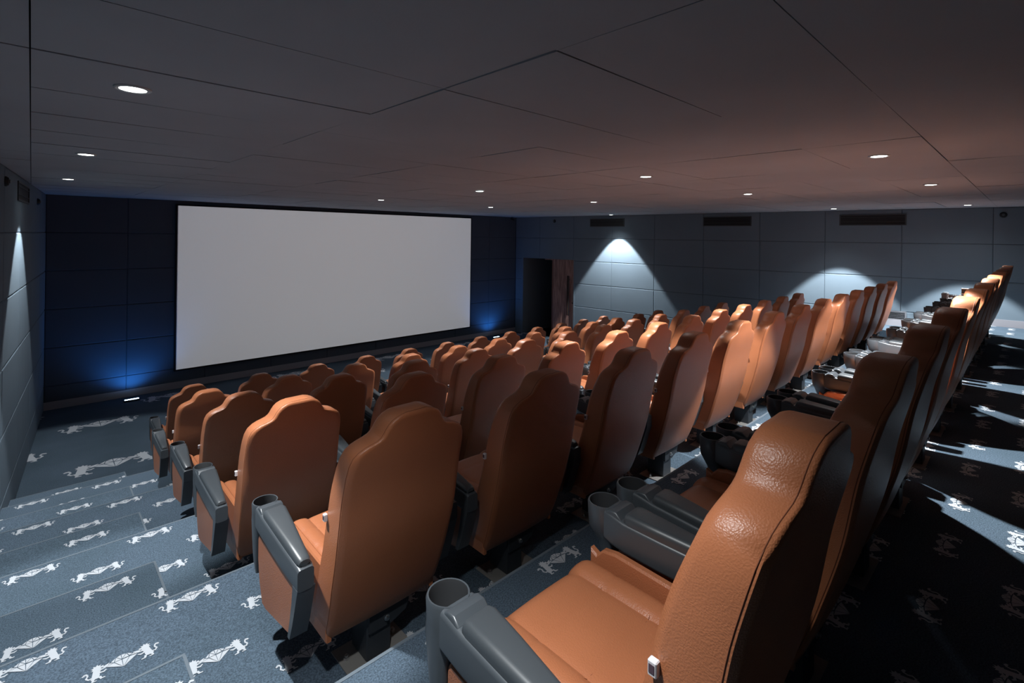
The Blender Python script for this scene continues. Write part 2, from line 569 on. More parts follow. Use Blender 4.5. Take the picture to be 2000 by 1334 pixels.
# ------------------------------------------------------------------ ceiling
def build_ceiling():
    bm = bmesh.new()
    sx, sy = 1.5575 * K, 0.778 * K
    x00, y00 = -0.0105 * K, 0.587 * K
    g = 0.0022
    for i in range(-1, 11):
        for j in range(-5, 19):
            xa, xb = x00 + i * sx, x00 + (i + 1) * sx
            ya, yb = y00 + j * sy, y00 + (j + 1) * sy
            yb = min(yb, YF + .05)
            if yb - ya < .05:
                continue
            z = [ZC + random.uniform(-.003, .003) for _ in range(4)]
            c4 = [(xa + g, ya + g), (xb - g, ya + g), (xb - g, yb - g), (xa + g, yb - g)]
            lo = [bm.verts.new((x, y, zq)) for (x, y), zq in zip(c4, z)]
            hi = [bm.verts.new((x, y, ZC + .03)) for x, y in c4]
            bm.faces.new(lo)
            for k in range(4):
                bm.faces.new((lo[k], lo[(k + 1) % 4], hi[(k + 1) % 4], hi[k]))
    f = bm.faces.new([bm.verts.new(p) for p in ((-1.4, YB - .2, ZC + .02), (13, YB - .2, ZC + .02), (13, YF + .2, ZC + .02), (-1.4, YF + .2, ZC + .02))])
    f.material_index = 1
    o = obj('ceiling', bm, [M_CEIL, M_GAP], smooth=False)
    struct(o, 'grey ceiling of large square-edged panels', 'ceiling')
build_ceiling()

# ------------------------------------------------------------------ baseboards
bm = bmesh.new()
box(bm, xl(YF) - .02, xr(YF) + .02, YF - 0.02, YF - .001, 0.0, 0.135, 0.002)
struct(obj('baseboard_front', bm, M_BASE, smooth=False), 'grey baseboard under the screen wall', 'baseboard')

def wall_strip(name, W, L, y_to_u, rng, label):
    """baseboard that follows the stepped aisle, d = offset into the room"""
    bm = bmesh.new()
    for (ya, yb, z) in rng:
        ua, ub = sorted((y_to_u(ya), y_to_u(yb)))
        c = [W(ua, 0.001, z), W(ub, 0.001, z), W(ub, 0.018, z), W(ua, 0.018, z)]
        t = [(p[0], p[1], p[2] + 0.125) for p in c]
        prism(bm, [c, t], None)
    struct(obj(name, bm, M_BASE, smooth=False), label, 'baseboard')
steps = [(YB, NOSE[0], FL[0])]
for i in range(5):
    d = HALF_D[i]
    nxt = NOSE[i + 1] if i < 4 else YF
    steps.append((NOSE[i], NOSE[i] + d, (FL[i] + FL[i + 1]) / 2))
    steps.append((NOSE[i] + d, nxt, FL[i + 1]))
rsteps = [s if s[1] != YF else (s[0], DOOR[0], s[2]) for s in steps]
wall_strip('baseboard_right', WR, 0, lambda y: (y - YB) / cr, rsteps, 'grey baseboard stepping along the right wall')

# ------------------------------------------------------------------ door in the right wall
def build_door():
    def P(y, d, z):                     # d > 0 goes into the room, d < 0 behind the wall
        q = WR((y - YB) / cr, d, z)
        return q
    def slab(bm, y0, y1, d0, d1, z0, z1):
        c = [P(y0, d0, z0), P(y1, d0, z0), P(y1, d1, z0), P(y0, d1, z0)]
        t = [(p[0], p[1], z1) for p in c]
        prism(bm, [c, t], None)
    y0, y1, zt = DOOR[0], DOOR[1], DOOR[3]
    # dark vestibule behind the opening
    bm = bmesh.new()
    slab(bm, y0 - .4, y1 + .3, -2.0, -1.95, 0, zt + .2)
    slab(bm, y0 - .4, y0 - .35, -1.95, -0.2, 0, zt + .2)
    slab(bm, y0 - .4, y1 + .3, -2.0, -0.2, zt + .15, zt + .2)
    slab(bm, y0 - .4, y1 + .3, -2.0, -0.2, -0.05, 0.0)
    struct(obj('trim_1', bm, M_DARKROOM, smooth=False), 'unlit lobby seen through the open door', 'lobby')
    bm = bmesh.new()
    slab(bm, y1 + .005, y1 + .055, -1.95, -0.2, 0, zt + .15)
    struct(obj('trim_4', bm, M_WALL, smooth=False), 'grey side wall of the lobby behind the door opening', 'lobby')
    # reveal
    bm = bmesh.new()
    slab(bm, y1 - .03, y1 + .03, -0.22, 0.006, 0, zt)
    slab(bm, y0 - .02, y0 + .02, -0.22, 0.006, 0, zt)
    slab(bm, y0 - .02, y1 + .03, -0.22, 0.006, zt, zt + 0.03)
    struct(obj('trim_2', bm, M_WALL, smooth=False), 'door reveal in the right wall', 'door frame')
    # closed leaf
    bm = bmesh.new()
    slab(bm, y0 + .025, 12.47 * K, -0.10, -0.055, 0.01, zt - .035)
    d = obj('door_1', bm, M_WOOD, smooth=False)
    struct(d, 'dark walnut door leaf with long vertical black handle', 'door')
    bm = bmesh.new()
    yh = y0 + 0.20
    pts = [P(yh, -0.055, zt - .55), P(yh, 0.0, zt - .55)]
    tube(bm, [P(yh, -0.055, zt - .60), P(yh, -0.005, zt - .60)], 0.010)
    tube(bm, [P(yh, -0.055, zt - 1.55), P(yh, -0.005, zt - 1.55)], 0.010)
    tube(bm, [P(yh, -0.005, zt - .48), P(yh, -0.005, zt - 1.66)], 0.016, 12)
    tube(bm, [P(yh + .075, -0.040, zt - .48), P(yh + .075, -0.040, zt - 1.66)], 0.012, 12)
    obj('handle', bm, M_BLACK, d)
    bm = bmesh.new()
    c = Vector(P(y0 + .09, -0.05, zt - 1.28))
    bmesh.ops.create_icosphere(bm, subdivisions=2, radius=0.022, matrix=Matrix.Translation(c))
    obj('lock_cylinder', bm, M_BLACK, d)
    bm = bmesh.new()
    slab(bm, y0 + .025, 12.87 * K, -0.13, -0.05, zt - .035, zt)
    struct(obj('trim_3', bm, M_WOOD, smooth=False), 'wooden head rail above the door leaf', 'door frame')
    # open leaf, swung into the lobby
    bm = bmesh.new()
    slab(bm, 12.49 * K, 12.545 * K, -1.05, -0.12, 0.01, zt - .035)
    d2 = obj('door_2', bm, M_WOOD, smooth=False)
    bm = bmesh.new()
    slab(bm, 12.55 * K, 12.60 * K, -0.30, -0.12, 0.01, zt - .035)
    obj('edge_strip', bm, M_DOOREDGE, d2, smooth=False)
    struct(d2, 'dark walnut door leaf standing open into the lobby', 'door')
build_door()

# ------------------------------------------------------------------ screen
def build_screen():
    t = empty('projection_screen', (xc, YF, 0))
    tag(t, 'large pale grey cinema screen on the front wall', 'screen')
    x0, x1, z0, z1 = 2.530 * K - xc, 11.544 * K - xc, zz(-3.289), zz(0.645)
    bm = bmesh.new()
    box(bm, x0, x1, -0.060, -0.045, z0, z1)
    obj('screen_fabric', bm, M_SCREEN, t, smooth=False)
    bm = bmesh.new()
    b = 0.030
    for (a, c, e, f) in ((x0 - b, x0, z0 - b, z1 + b), (x1, x1 + b, z0 - b, z1 + b), (x0, x1, z1, z1 + b), (x0, x1, z0 - b, z0)):
        box(bm, a, c, -0.058, -0.004, e, f)
    obj('border', bm, M_FRAME, t, smooth=False)
build_screen()

# ------------------------------------------------------------------ lamps
def spot(name, parent, loc, power, half, blend, col, radius, up=False):
    l = bpy.data.lights.new(name, 'SPOT')
    l.energy = power
    l.spot_size = math.radians(half * 2)
    l.spot_blend = blend
    l.color = col
    l.shadow_soft_size = radius
    o = bpy.data.objects.new(name, l)
    C.objects.link(o)
    o.parent = parent
    o.location = loc
    if up:
        o.rotation_euler = (math.pi, 0, 0)
    return o

def make_downlight():
    t = empty('downlight')
    bm = bmesh.new()
    lathe(bm, [(0.050, 0.002), (0.050, -0.004), (0.062, -0.006), (0.068, -0.002), (0.068, 0.004)], 0, 0, 28)
    obj('trim_ring', bm, M_TRIM, t)
    bm = bmesh.new()
    lathe(bm, [(0.0, -0.0035), (0.046, -0.0035), (0.050, -0.0020)], 0, 0, 28)
    obj('lens', bm, M_LENS, t)
    spot('lamp', t, (0, 0, -0.02), MAIN_W, HALF, 0.18, LAMP_COL, 0.025)
    spot('lamp_spill', t, (0, 0, -0.02), SPILL_W, 75, 0.9, LAMP_COL, 0.05)
    return t
DLX = [0.384 * K, 5.45 * K, 8.60 * K, 13.70 * K]
DLY = [0.98 * K, 3.33 * K, 6.50 * K, 9.80 * K]
COLS = ['column beside the left wall', 'left-centre column', 'right-centre column', 'column beside the right wall']
ROWS = ['nearest the back row', 'third from the screen', 'second from the screen', 'nearest the screen']
proto = make_downlight()
first = True
DL = {}
for i, x in enumerate(DLX):
    for j, y in enumerate(DLY):
        if (i, j) == (3, 2):                    # no lamp at this grid point
            continue
        o = proto if first else copy_tree(proto)
        first = False
        o.location = (x, y - (0.13 if (i, j) == (3, 3) else 0.0), ZC - 0.004)
        DL[i, j] = o
        tag(o, 'round glowing ceiling downlight, %s in the %s' % (ROWS[j], COLS[i]), 'ceiling light', 'recessed downlights in the ceiling grid')

def lamp_power(ij, f):
    """some lamps of the grid are dimmed or turned up"""
    for ch in DL[ij].children:
        if ch.type == 'LIGHT' and 'spill' not in ch.name:
            ch.data = ch.data.copy()
            ch.data.energy *= f
lamp_power((0, 3), 0.7)
lamp_power((1, 3), 0.7)
lamp_power((2, 3), 0.7)
lamp_power((3, 3), 2.1)
lamp_power((3, 1), 2.1)
lamp_power((3, 0), 1.8)
for i_ in range(4):                             # the fittings beside the left wall throw almost no stray light
    for ch in DL[0, i_].children:
        if ch.type == 'LIGHT' and 'spill' in ch.name:
            ch.data = ch.data.copy()
            ch.data.energy *= 0.15
for k_ in ((3, 3), (3, 1)):                     # those beside the right wall a visible soft halo
    for ch in DL[k_].children:
        if ch.type == 'LIGHT' and 'spill' in ch.name:
            ch.data = ch.data.copy()
            ch.data.energy *= 2.2
            ch.data.spot_size = math.radians(104)
lamp_power((1, 0), 1.5)
lamp_power((2, 0), 1.5)
lamp_power((1, 1), 1.45)
lamp_power((2, 1), 1.45)
for ch in DL[0, 0].children:                    # frosted lamp over the back aisle: softer and dimmer
    if ch.type == 'LIGHT' and 'spill' not in ch.name:
        ch.data = ch.data.copy()
        ch.data.energy = SOFT_W
        ch.data.spot_size = math.radians(98)
        ch.data.spot_blend = 1.0
        ch.data.shadow_soft_size = 0.06

def screen_fill_lamp():
    """unseen fill lamp with housing, added by the back wall to brighten the screen"""
    t = empty('screen_fill_lamp', (xc, YB + 0.30, ZC - 0.20))
    tag(t, 'unseen fill lamp in a black housing, added by the back wall to light the screen', 'screen_fill_lamp')
    bm = bmesh.new()
    box(bm, -0.24, 0.24, -0.22, 0.17, -0.09, 0.09, 0.012)
    obj('housing', bm, M_BLACK, t)
    bm = bmesh.new()
    box(bm, -0.03, 0.03, -0.06, 0.0, 0.09, 0.20, 0.004)
    obj('ceiling_mount', bm, M_STEEL, t)
    bm = bmesh.new()
    tube(bm, [(0.0, 0.16, -0.02), (0.0, 0.215, -0.02)], 0.05, 24)
    obj('lens', bm, M_PAD, t)
    o = spot('lamp', t, (0, 0.235, -0.02), FILL_W, 45, 0.0, (0.93, 0.95, 1.0), 0.004)
    tgt = Vector((0, YF - (YB + 0.30) - 0.235, 0))
    o.rotation_euler = (math.radians(90), 0, 0)
    # mask keeps the added light to the rectangle of the screen
    dist = YF - 0.06 - (YB + 0.30 + 0.235)
    zl = ZC - 0.22
    l = o.data
    l.use_nodes = True
    nt = l.node_tree
    em = nt.nodes['Emission']
    tc = nt.nodes.new('ShaderNodeTexCoord')
    sp = nt.nodes.new('ShaderNodeSeparateXYZ')
    nt.links.new(tc.outputs['Normal'], sp.inputs[0])
    def M(op, a, b):
        n = nt.nodes.new('ShaderNodeMath'); n.operation = op
        for k, v in enumerate((a, b)):
            if isinstance(v, (int, float)):
                n.inputs[k].default_value = v
            else:
                nt.links.new(v, n.inputs[k])
        return n.outputs[0]
    z = M('ABSOLUTE', sp.outputs[2], 0)
    px = M('DIVIDE', sp.outputs[0], z)
    py = M('DIVIDE', sp.outputs[1], z)
    w = (11.544 - 2.530) * K / 2 / dist
    h0, h1 = (zz(-3.289) - zl) / dist, (zz(0.645) - zl) / dist
    a = M('LESS_THAN', M('ABSOLUTE', px, 0), w)
    b = M('MULTIPLY', M('GREATER_THAN', py, h0), M('LESS_THAN', py, h1))
    nt.links.new(M('MULTIPLY', a, b), em.inputs['Strength'])
screen_fill_lamp()

def floor_uplight(x, y, label, rz):
    t = empty('floor_uplight', (x, y, 0), rz)
    tag(t, label, 'floor light', 'blue uplights below the screen wall')
    bm = bmesh.new()
    box(bm, -0.12, 0.12, -0.035, 0.035, 0.0, 0.030, 0.006)
    obj('housing', bm, M_BLACK, t)
    bm = bmesh.new()
    box(bm, -0.105, 0.105, -0.024, 0.024, 0.028, 0.034, 0.003)
    obj('lens', bm, M_BLUELENS, t)
    s = spot('lamp', t, (0, 0.0, 0.06), BLUE_W, 62, 0.8, (0.03, 0.30, 1.0), 0.03, True)
    s.rotation_euler = (math.radians(180 - 18), 0, 0)
    spot('lamp_glow', t, (0, 0, 0.06), GLOW_W, 86, 0.5, (0.12, 0.36, 1.0), 0.05, True)
floor_uplight(1.65 * K, 13.88 * K, 'small glowing blue floor light left of the screen', 0)
floor_uplight(12.49 * K, 13.82 * K, 'small glowing blue floor light right of the screen', 0)

# ------------------------------------------------------------------ vents and small wall fittings
def vent(W, y_to_u, ya, yb, z0, z1, label, louvers=3, m=None, group='slot air vents below the ceiling', name='air_vent', sign=1):
    u0, u1 = sorted((y_to_u(ya), y_to_u(yb)))
    o = empty(name, W((u0 + u1) / 2, 0.0, z0))
    a = Vector(W(u0, 0, 0)); b = Vector(W(u1, 0, 0)); t = (b - a).normalized(); n = Vector((-t.y, t.x, 0))
    o.rotation_euler = (0, 0, math.atan2(t.y, t.x))
    tag(o, label, 'air vent', group)
    L, H = u1 - u0, z1 - z0
    m = m or M_VENTFRAME
    bm = bmesh.new()
    fw = 0.022
    for (x0, x1, h0, h1) in ((-L/2, L/2, 0, fw), (-L/2, L/2, H - fw, H), (-L/2, -L/2 + fw, fw, H - fw), (L/2 - fw, L/2, fw, H - fw)):
        box(bm, x0, x1, 0.0, 0.014, h0, h1, 0.002)
    obj('frame', bm, m, o)
    bm = bmesh.new()
    box(bm, -L/2 + fw, L/2 - fw, 0.0005, 0.002, fw, H - fw)
    obj('duct_opening', bm, M_BLACK, o, smooth=False)
    for k in range(louvers):
        z = fw + (H - 2 * fw) * (k + .6) / louvers
        bm = bmesh.new()
        box(bm, -L/2 + fw, L/2 - fw, 0.003, 0.012, z - 0.004, z + 0.002)
        obj('louver', bm, m, o, smooth=False)
yu_r = lambda y: (y - YB) / cr
yu_l = lambda y: (YF - y) / cl
for ya, yb, lb in ((10.84, 9.5, 'dark slot air vent high on the right wall, nearest the door'),
                   (6.88, 5.53, 'dark slot air vent high on the right wall, middle of three'),
                   (3.45, 2.12, 'dark slot air vent high on the right wall, nearest the back row')):
    vent(WR, yu_r, ya * K, yb * K, zz(0.385), zz(0.66), lb, 2)
vent(WL, yu_l, 10.95 * K, 9.6 * K, zz(0.41), zz(0.68), 'dark slot air vent high on the left wall', 2)
vent(WR, yu_r, 2.58 * K, 2.10 * K, zz(-1.87), zz(-1.64), 'grey louvered grille low on the right wall', 5, M_GRILLE, None, 'wall_grille')

def wall_fitting(name, W, u, z, label, cat, r=0.035):
    o = empty(name, W(u, 0, z))
    a = Vector(W(0, 0, 0)); b = Vector(W(1, 0, 0)); t = (b - a)
    o.rotation_euler = (0, 0, math.atan2(t.y, t.x))
    tag(o, label, cat, 'small black fittings on the side walls')
    bm = bmesh.new()
    lathe(bm, [(0, 0), (r, 0), (r, 0.012), (r * .7, 0.03), (0, 0.034)], 0, 0, 18)
    bmesh.ops.rotate(bm, verts=bm.verts[:], cent=(0, 0, 0), matrix=Matrix.Rotation(-math.pi / 2, 3, 'X'))
    obj('housing', bm, M_BLACK, o)
    bm = bmesh.new()
    lathe(bm, [(0, 0.030), (r * .4, 0.030), (r * .4, 0.040), (0, 0.044)], 0, 0, 14)
    bmesh.ops.rotate(bm, verts=bm.verts[:], cent=(0, 0, 0), matrix=Matrix.Rotation(-math.pi / 2, 3, 'X'))
    obj('lens', bm, M_PAD, o)
wall_fitting('wall_sensor', WR, yu_r(12.4 * K), zz(0.60), 'small black round sensor high on the right wall above the door', 'sensor', 0.05)
wall_fitting('wall_sensor', WR, yu_r(0.50 * K), zz(0.60), 'small black round sensor high on the right wall above the back row', 'sensor', 0.05)
wall_fitting('wall_sensor', WL, yu_l(12.4 * K), zz(0.52), 'small black round sensor high on the left wall near the screen', 'sensor', 0.05)
wall_fitting('wall_sensor', WL, yu_l(8.45 * K), zz(0.58), 'small black round sensor on the left wall at picture edge', 'sensor', 0.05)

def ceiling_camera():
    t = empty('security_camera', (13.55 * K, YF - 0.10, ZC))
    tag(t, 'small black security camera at the ceiling corner above the door', 'camera')
    bm = bmesh.new()
    lathe(bm, [(0, 0), (0.035, 0), (0.035, -0.015), (0.012, -0.02), (0.012, -0.05), (0, -0.05)], 0, 0, 16)
    obj('mount', bm, M_BLACK, t)
    bm = bmesh.new()
    tube(bm, [(0, 0.03, -0.055), (0, -0.10, -0.085)], 0.028, 14)
    obj('body', bm, M_BLACK, t)
ceiling_camera()

# ------------------------------------------------------------------ cinema armchair
# local frame: x across, y towards the screen, z up from the tier floor; y = 0 at the rear of the head top
BW = [(0.205, 0.232), (0.225, 0.246), (0.26, 0.254), (0.45, 0.264), (0.65, 0.2687), (0.82, 0.267), (0.915, 0.2635), (0.955, 0.258),
      (0.985, 0.246), (1.003, 0.227), (1.015, 0.204), (1.022, 0.181), (1.029, 0.158), (1.039, 0.143), (1.052, 0.134), (1.066, 0.127),
      (1.083, 0.116), (1.098, 0.101), (1.109, 0.079), (1.117, 0.050)]
YREAR = [(0.205, 0.205), (0.30, 0.165), (0.42, 0.125), (0.62, 0.069), (0.82, 0.033), (0.98, -0.006), (1.117, -0.030)]
TEDGE = [(0.205, 0.12), (0.30, 0.135), (0.45, 0.136), (0.65, 0.124), (0.85, 0.110), (1.0, 0.093), (1.117, 0.095)]
THICK = [(h, t + 0.024) for h, t in TEDGE]

def back_meshes():
    hs = []
    for (a, _), (b, _) in zip(BW[:-1], BW[1:]):
        n = max(1, int(round((b - a) / 0.030)))
        hs += [a + (b - a) * k / n for k in range(n)]
    hs.append(BW[-1][0])
    wd = [lerp_tab(BW, h) for h in hs]
    outline = [(-w, h) for w, h in zip(wd, hs)] + [(w, h) for w, h in reversed(list(zip(wd, hs)))]
    segs = list(zip(outline, outline[1:] + outline[:1]))
    def dist(x, h):
        best = 9
        for (ax, ay), (bx, by) in segs:
            vx, vy = bx - ax, by - ay
            l2 = vx * vx + vy * vy
            t = 0 if l2 == 0 else max(0, min(1, ((x - ax) * vx + (h - ay) * vy) / l2))
            dx, dy = x - ax - vx * t, h - ay - vy * t
            best = min(best, dx * dx + dy * dy)
        return math.sqrt(best)
    NX = 20
    xi = []
    for k in range(NX + 1):
        s = -1 + 2 * k / NX
        xi.append(math.sin(s * math.pi / 2) * 0.55 + s * 0.45)
    bm = bmesh.new()
    R, Fv = [], []
    rr, rf = 0.012, 0.026
    for h, w in zip(hs, wd):
        rowr, rowf = [], []
        for s in xi:
            x = w * s
            d = dist(x, h)
            yr = smooth_tab(YREAR, h)
            yf = yr + smooth_tab(THICK, h)
            er = 0 if d >= rr else rr - math.sqrt(max(0, rr * rr - (rr - d) ** 2))
            ef = 0 if d >= rf else rf - math.sqrt(max(0, rf * rf - (rf - d) ** 2))
            crown = 0.020 * (1 - min(1.0, abs(x) / 0.27) ** 2)
            pad = -0.022 * max(0.0, 1 - abs(x) / 0.22) * min(1, d / 0.08)     # dished front
            rowr.append(bm.verts.new((x, yr + er * 0.7 - crown * 0.5, h)))
            rowf.append(bm.verts.new((x, yf - ef + pad + 0.0 * min(1, d / .05), h)))
        R.append(rowr); Fv.append(rowf)
    n = len(hs)
    for j in range(n - 1):
        for k in range(NX):
            bm.faces.new((R[j][k], R[j][k + 1], R[j + 1][k + 1], R[j + 1][k]))
            bm.faces.new((Fv[j][k], Fv[j + 1][k], Fv[j + 1][k + 1], Fv[j][k + 1]))
    def bridge(a, b, c, d):
        # gusset with one softly bulged middle line
        bm.faces.new((a, b, d, c))
    for j in range(n - 1):
        bridge(R[j][0], R[j + 1][0], Fv[j][0], Fv[j + 1][0])
        bridge(R[j][NX], Fv[j][NX], R[j + 1][NX], Fv[j + 1][NX])
    for k in range(NX):
        bridge(R[0][k], Fv[0][k], R[0][k + 1], Fv[0][k + 1])
        bridge(R[n - 1][k], R[n - 1][k + 1], Fv[n - 1][k], Fv[n - 1][k + 1])
    # seam line along the rear edge
    seam = [R[j][0].co + Vector((-0.0006, 0.006, 0)) for j in range(n)] + \
           [R[n - 1][k].co + Vector((0, 0.006, 0.0006)) for k in range(1, NX)] + \
           [R[j][NX].co + Vector((0.0006, 0.006, 0)) for j in range(n - 1, -1, -1)]
    seam = [v.copy() for v in seam]
    return bm, seam

def seat_z(x, y):
    X, Y1 = 0.222, 0.718
    ax = abs(x)
    z = 0.445
    # raised side rolls with a groove on their inner edge
    if ax > 0.130:
        t = (ax - 0.130) / (X - 0.130)
        z += 0.016 * math.sin(min(1, t * 1.15) * math.pi * 0.75)
    z -= 0.006 * math.exp(-((ax - 0.130) / 0.006) ** 2)
    z += 0.010 * (1 - (x / X) ** 2)
    for yl in (0.42, 0.575):
        z -= 0.0035 * math.exp(-((y - yl) / 0.006) ** 2)
    dx = X - ax
    r = 0.03
    if dx < r:
        z -= r - math.sqrt(max(0, r * r - (r - dx) ** 2))
    dy = Y1 - y
    r = 0.060
    if dy < r:
        z -= r - math.sqrt(max(0, r * r - (r - dy) ** 2))
    return z

def make_seat(bm):
    X, Y0, Y1 = 0.222, 0.18, 0.718
    nx, ny = 40, 44
    grid = []
    for j in range(ny + 1):
        v = j / ny
        y = Y0 + (Y1 - Y0) * v
        row = []
        for i in range(nx + 1):
            s = -1 + 2 * i / nx
            x = X * s
            z = seat_z(x, y)
            row.append(bm.verts.new((x, y, z)))
        grid.append(row)
    for j in range(ny):
        for i in range(nx):
            bm.faces.new((grid[j][i], grid[j][i + 1], grid[j + 1][i + 1], grid[j + 1][i]))
    ring = [grid[0][i] for i in range(nx + 1)] + [grid[j][nx] for j in range(1, ny + 1)] + \
           [grid[ny][i] for i in range(nx - 1, -1, -1)] + [grid[j][0] for j in range(ny - 1, 0, -1)]
    low = [bm.verts.new((v.co.x, v.co.y - (0.01 if v.co.y > Y1 - .001 else 0), 0.290)) for v in ring]
    m = len(ring)
    for k in range(m):
        bm.faces.new((ring[k], low[k], low[(k + 1) % m], ring[(k + 1) % m]))
    bm.faces.new(low)

def side_plate(bm, x0, x1, pts, bev=0.008):
    """polygon in (y, z) extruded between x0 and x1 with bevelled rim"""
    r0 = [(x0, y, z) for y, z in pts]
    r1 = [(x1, y, z) for y, z in pts]
    cy = sum(p[0] for p in pts) / len(pts); cz = sum(p[1] for p in pts) / len(pts)
    def inset(p, x):
        out = []
        n = len(p)
        for i in range(n):
            a = Vector(p[i - 1]); b = Vector(p[i]); c = Vector(p[(i + 1) % n])
            e1 = (b - a).normalized(); e2 = (c - b).normalized()
            n1 = Vector((-e1.y, e1.x)); n2 = Vector((-e2.y, e2.x))
            s = (n1 + n2)
            s = s / max(0.5, s.length_squared / 2) if s.length > 1e-6 else n1
            q = b + s * bev * ORI
            out.append((x, q.x, q.y))
        return out
    area = sum(pts[i][0] * pts[(i + 1) % len(pts)][1] - pts[(i + 1) % len(pts)][0] * pts[i][1] for i in range(len(pts)))
    ORI = 1 if area > 0 else -1
    sgn = 1 if x1 > x0 else -1
    rings = [inset(pts, x0), [(x0 + sgn * bev, y, z) for y, z in pts], [(x1 - sgn * bev, y, z) for y, z in pts], inset(pts, x1)]
    prism(bm, rings, None)

def rrect(w0, w1, z0, z1, y, r, n=4):
    """rounded rectangle section in the x-z plane at y"""
    pts = []
    for cx, cz, a0 in ((w1 - r, z1 - r, 0), (w0 + r, z1 - r, 90), (w0 + r, z0 + r, 180), (w1 - r, z0 + r, 270)):
        for k in range(n + 1):
            a = math.radians(a0 + 90 * k / n)
            pts.append((cx + r * math.cos(a), y, cz + r * math.sin(a)))
    return pts

CUPY, CUPX = 0.768, 0.320
def make_arm(parent, s):
    """s = -1 left arm, +1 right arm; outer face at |x| = 0.372"""
    OUT = 0.372
    bm = bmesh.new()
    # top rail: section table y, inner |x|, ztop, zbottom
    rail = [(0.245, 0.310, 0.500, 0.418), (0.262, 0.308, 0.505, 0.415), (0.40, 0.294, 0.514, 0.420), (0.55, 0.275, 0.525, 0.430),
            (0.66, 0.264, 0.533, 0.440), (0.700, 0.264, 0.541, 0.446), (0.732, 0.268, 0.545, 0.452)]
    rings = []
    for y, xi_, zt, zb in rail:
        a, b = s * xi_, s * OUT
        rings.append(rrect(min(a, b), max(a, b), zb, zt, y, 0.013))
    prism(bm, rings, None)
    # front shell: the bowl round the cup holder runs down into a slender front leg
    shell = [(0.546, 0.320, 0.768, 0.0480, 0.0480), (0.5465, 0.320, 0.768, 0.0520, 0.0520), (0.540, 0.320, 0.768, 0.0548, 0.0548),
             (0.500, 0.320, 0.766, 0.0538, 0.0545), (0.465, 0.324, 0.763, 0.0490, 0.0520), (0.435, 0.334, 0.761, 0.0385, 0.0460),
             (0.405, 0.343, 0.759, 0.0290, 0.0390), (0.350, 0.347, 0.755, 0.0245, 0.0310), (0.295, 0.350, 0.746, 0.0205, 0.0220),
             (0.255, 0.352, 0.735, 0.0150, 0.0110)]
    rings = []
    for z, cx, cy, rx, ry in shell:
        e = 1.0 if z > 0.49 else 0.72
        ring = []
        for k in range(32):
            a = 2 * math.pi * k / 32
            ca, sa = math.cos(a), math.sin(a)
            ring.append((s * cx + rx * math.copysign(abs(ca) ** e, ca), cy + ry * math.copysign(abs(sa) ** e, sa), z))
        rings.append(ring)
    vr = [[bm.verts.new(p) for p in ring] for ring in rings]
    for a, b in zip(vr[:-1], vr[1:]):
        for k in range(32):
            bm.faces.new((a[k], a[(k + 1) % 32], b[(k + 1) % 32], b[k]))
    bm.faces.new(vr[-1])
    # rear post
    post = [(0.245, 0.292, 0.425), (0.268, 0.302, 0.35), (0.292, 0.320, 0.27), (0.318, 0.338, 0.205)]
    rings = []
    for ya, yb, z in post:
        rings.append([(s * 0.304, ya, z), (s * OUT, ya, z), (s * OUT, yb, z), (s * 0.304, yb, z)])
    prism(bm, rings, None)
    # saddle between cup and pad
    a, b = s * 0.270, s * (OUT - .006)
    prism(bm, [rrect(min(a, b), max(a, b), 0.50, zt, y, 0.006) for y, zt in ((0.672, 0.536), (0.690, 0.552), (0.712, 0.552), (0.732, 0.540))], None)
    arm = obj('armrest', bm, M_PLASTIC, parent)
    arm.location = (0, -0.062, 0.045)
    # pad
    bm = bmesh.new()
    rings = []
    for y, inx, out, zt in ((0.258, 0.321, 0.357, 0.512), (0.262, 0.316, 0.362, 0.523), (0.275, 0.313, 0.365, 0.530), (0.40, 0.300, 0.365, 0.543),
                            (0.55, 0.281, 0.365, 0.553), (0.645, 0.271, 0.365, 0.559), (0.660, 0.273, 0.363, 0.556), (0.668, 0.280, 0.357, 0.541)):
        a, b = s * inx, s * out
        rings.append(rrect(min(a, b), max(a, b), 0.492, zt, y, 0.018, 6))
    prism(bm, rings, None)
    obj('arm_pad', bm, M_PAD, arm)
    bm = bmesh.new()
    lathe(bm, [(0.0480, 0.546), (0.0465, 0.538), (0.0445, 0.490), (0.042, 0.462), (0.037, 0.4585), (0.0, 0.458)], s * CUPX, CUPY, 28)
    obj('cup_holder', bm, M_CUP, arm)
    # leather side panel under the rail
    bm = bmesh.new()
    pts = [(0.285, 0.425), (0.300, 0.33), (0.335, 0.205), (0.60, 0.155), (0.655, 0.158), (0.695, 0.24), (0.715, 0.33), (0.715, 0.42), (0.70, 0.445)]
    side_plate(bm, s * 0.318, s * 0.366, pts, 0.010)
    obj('side_panel', bm, LEATHER, arm)
    return arm

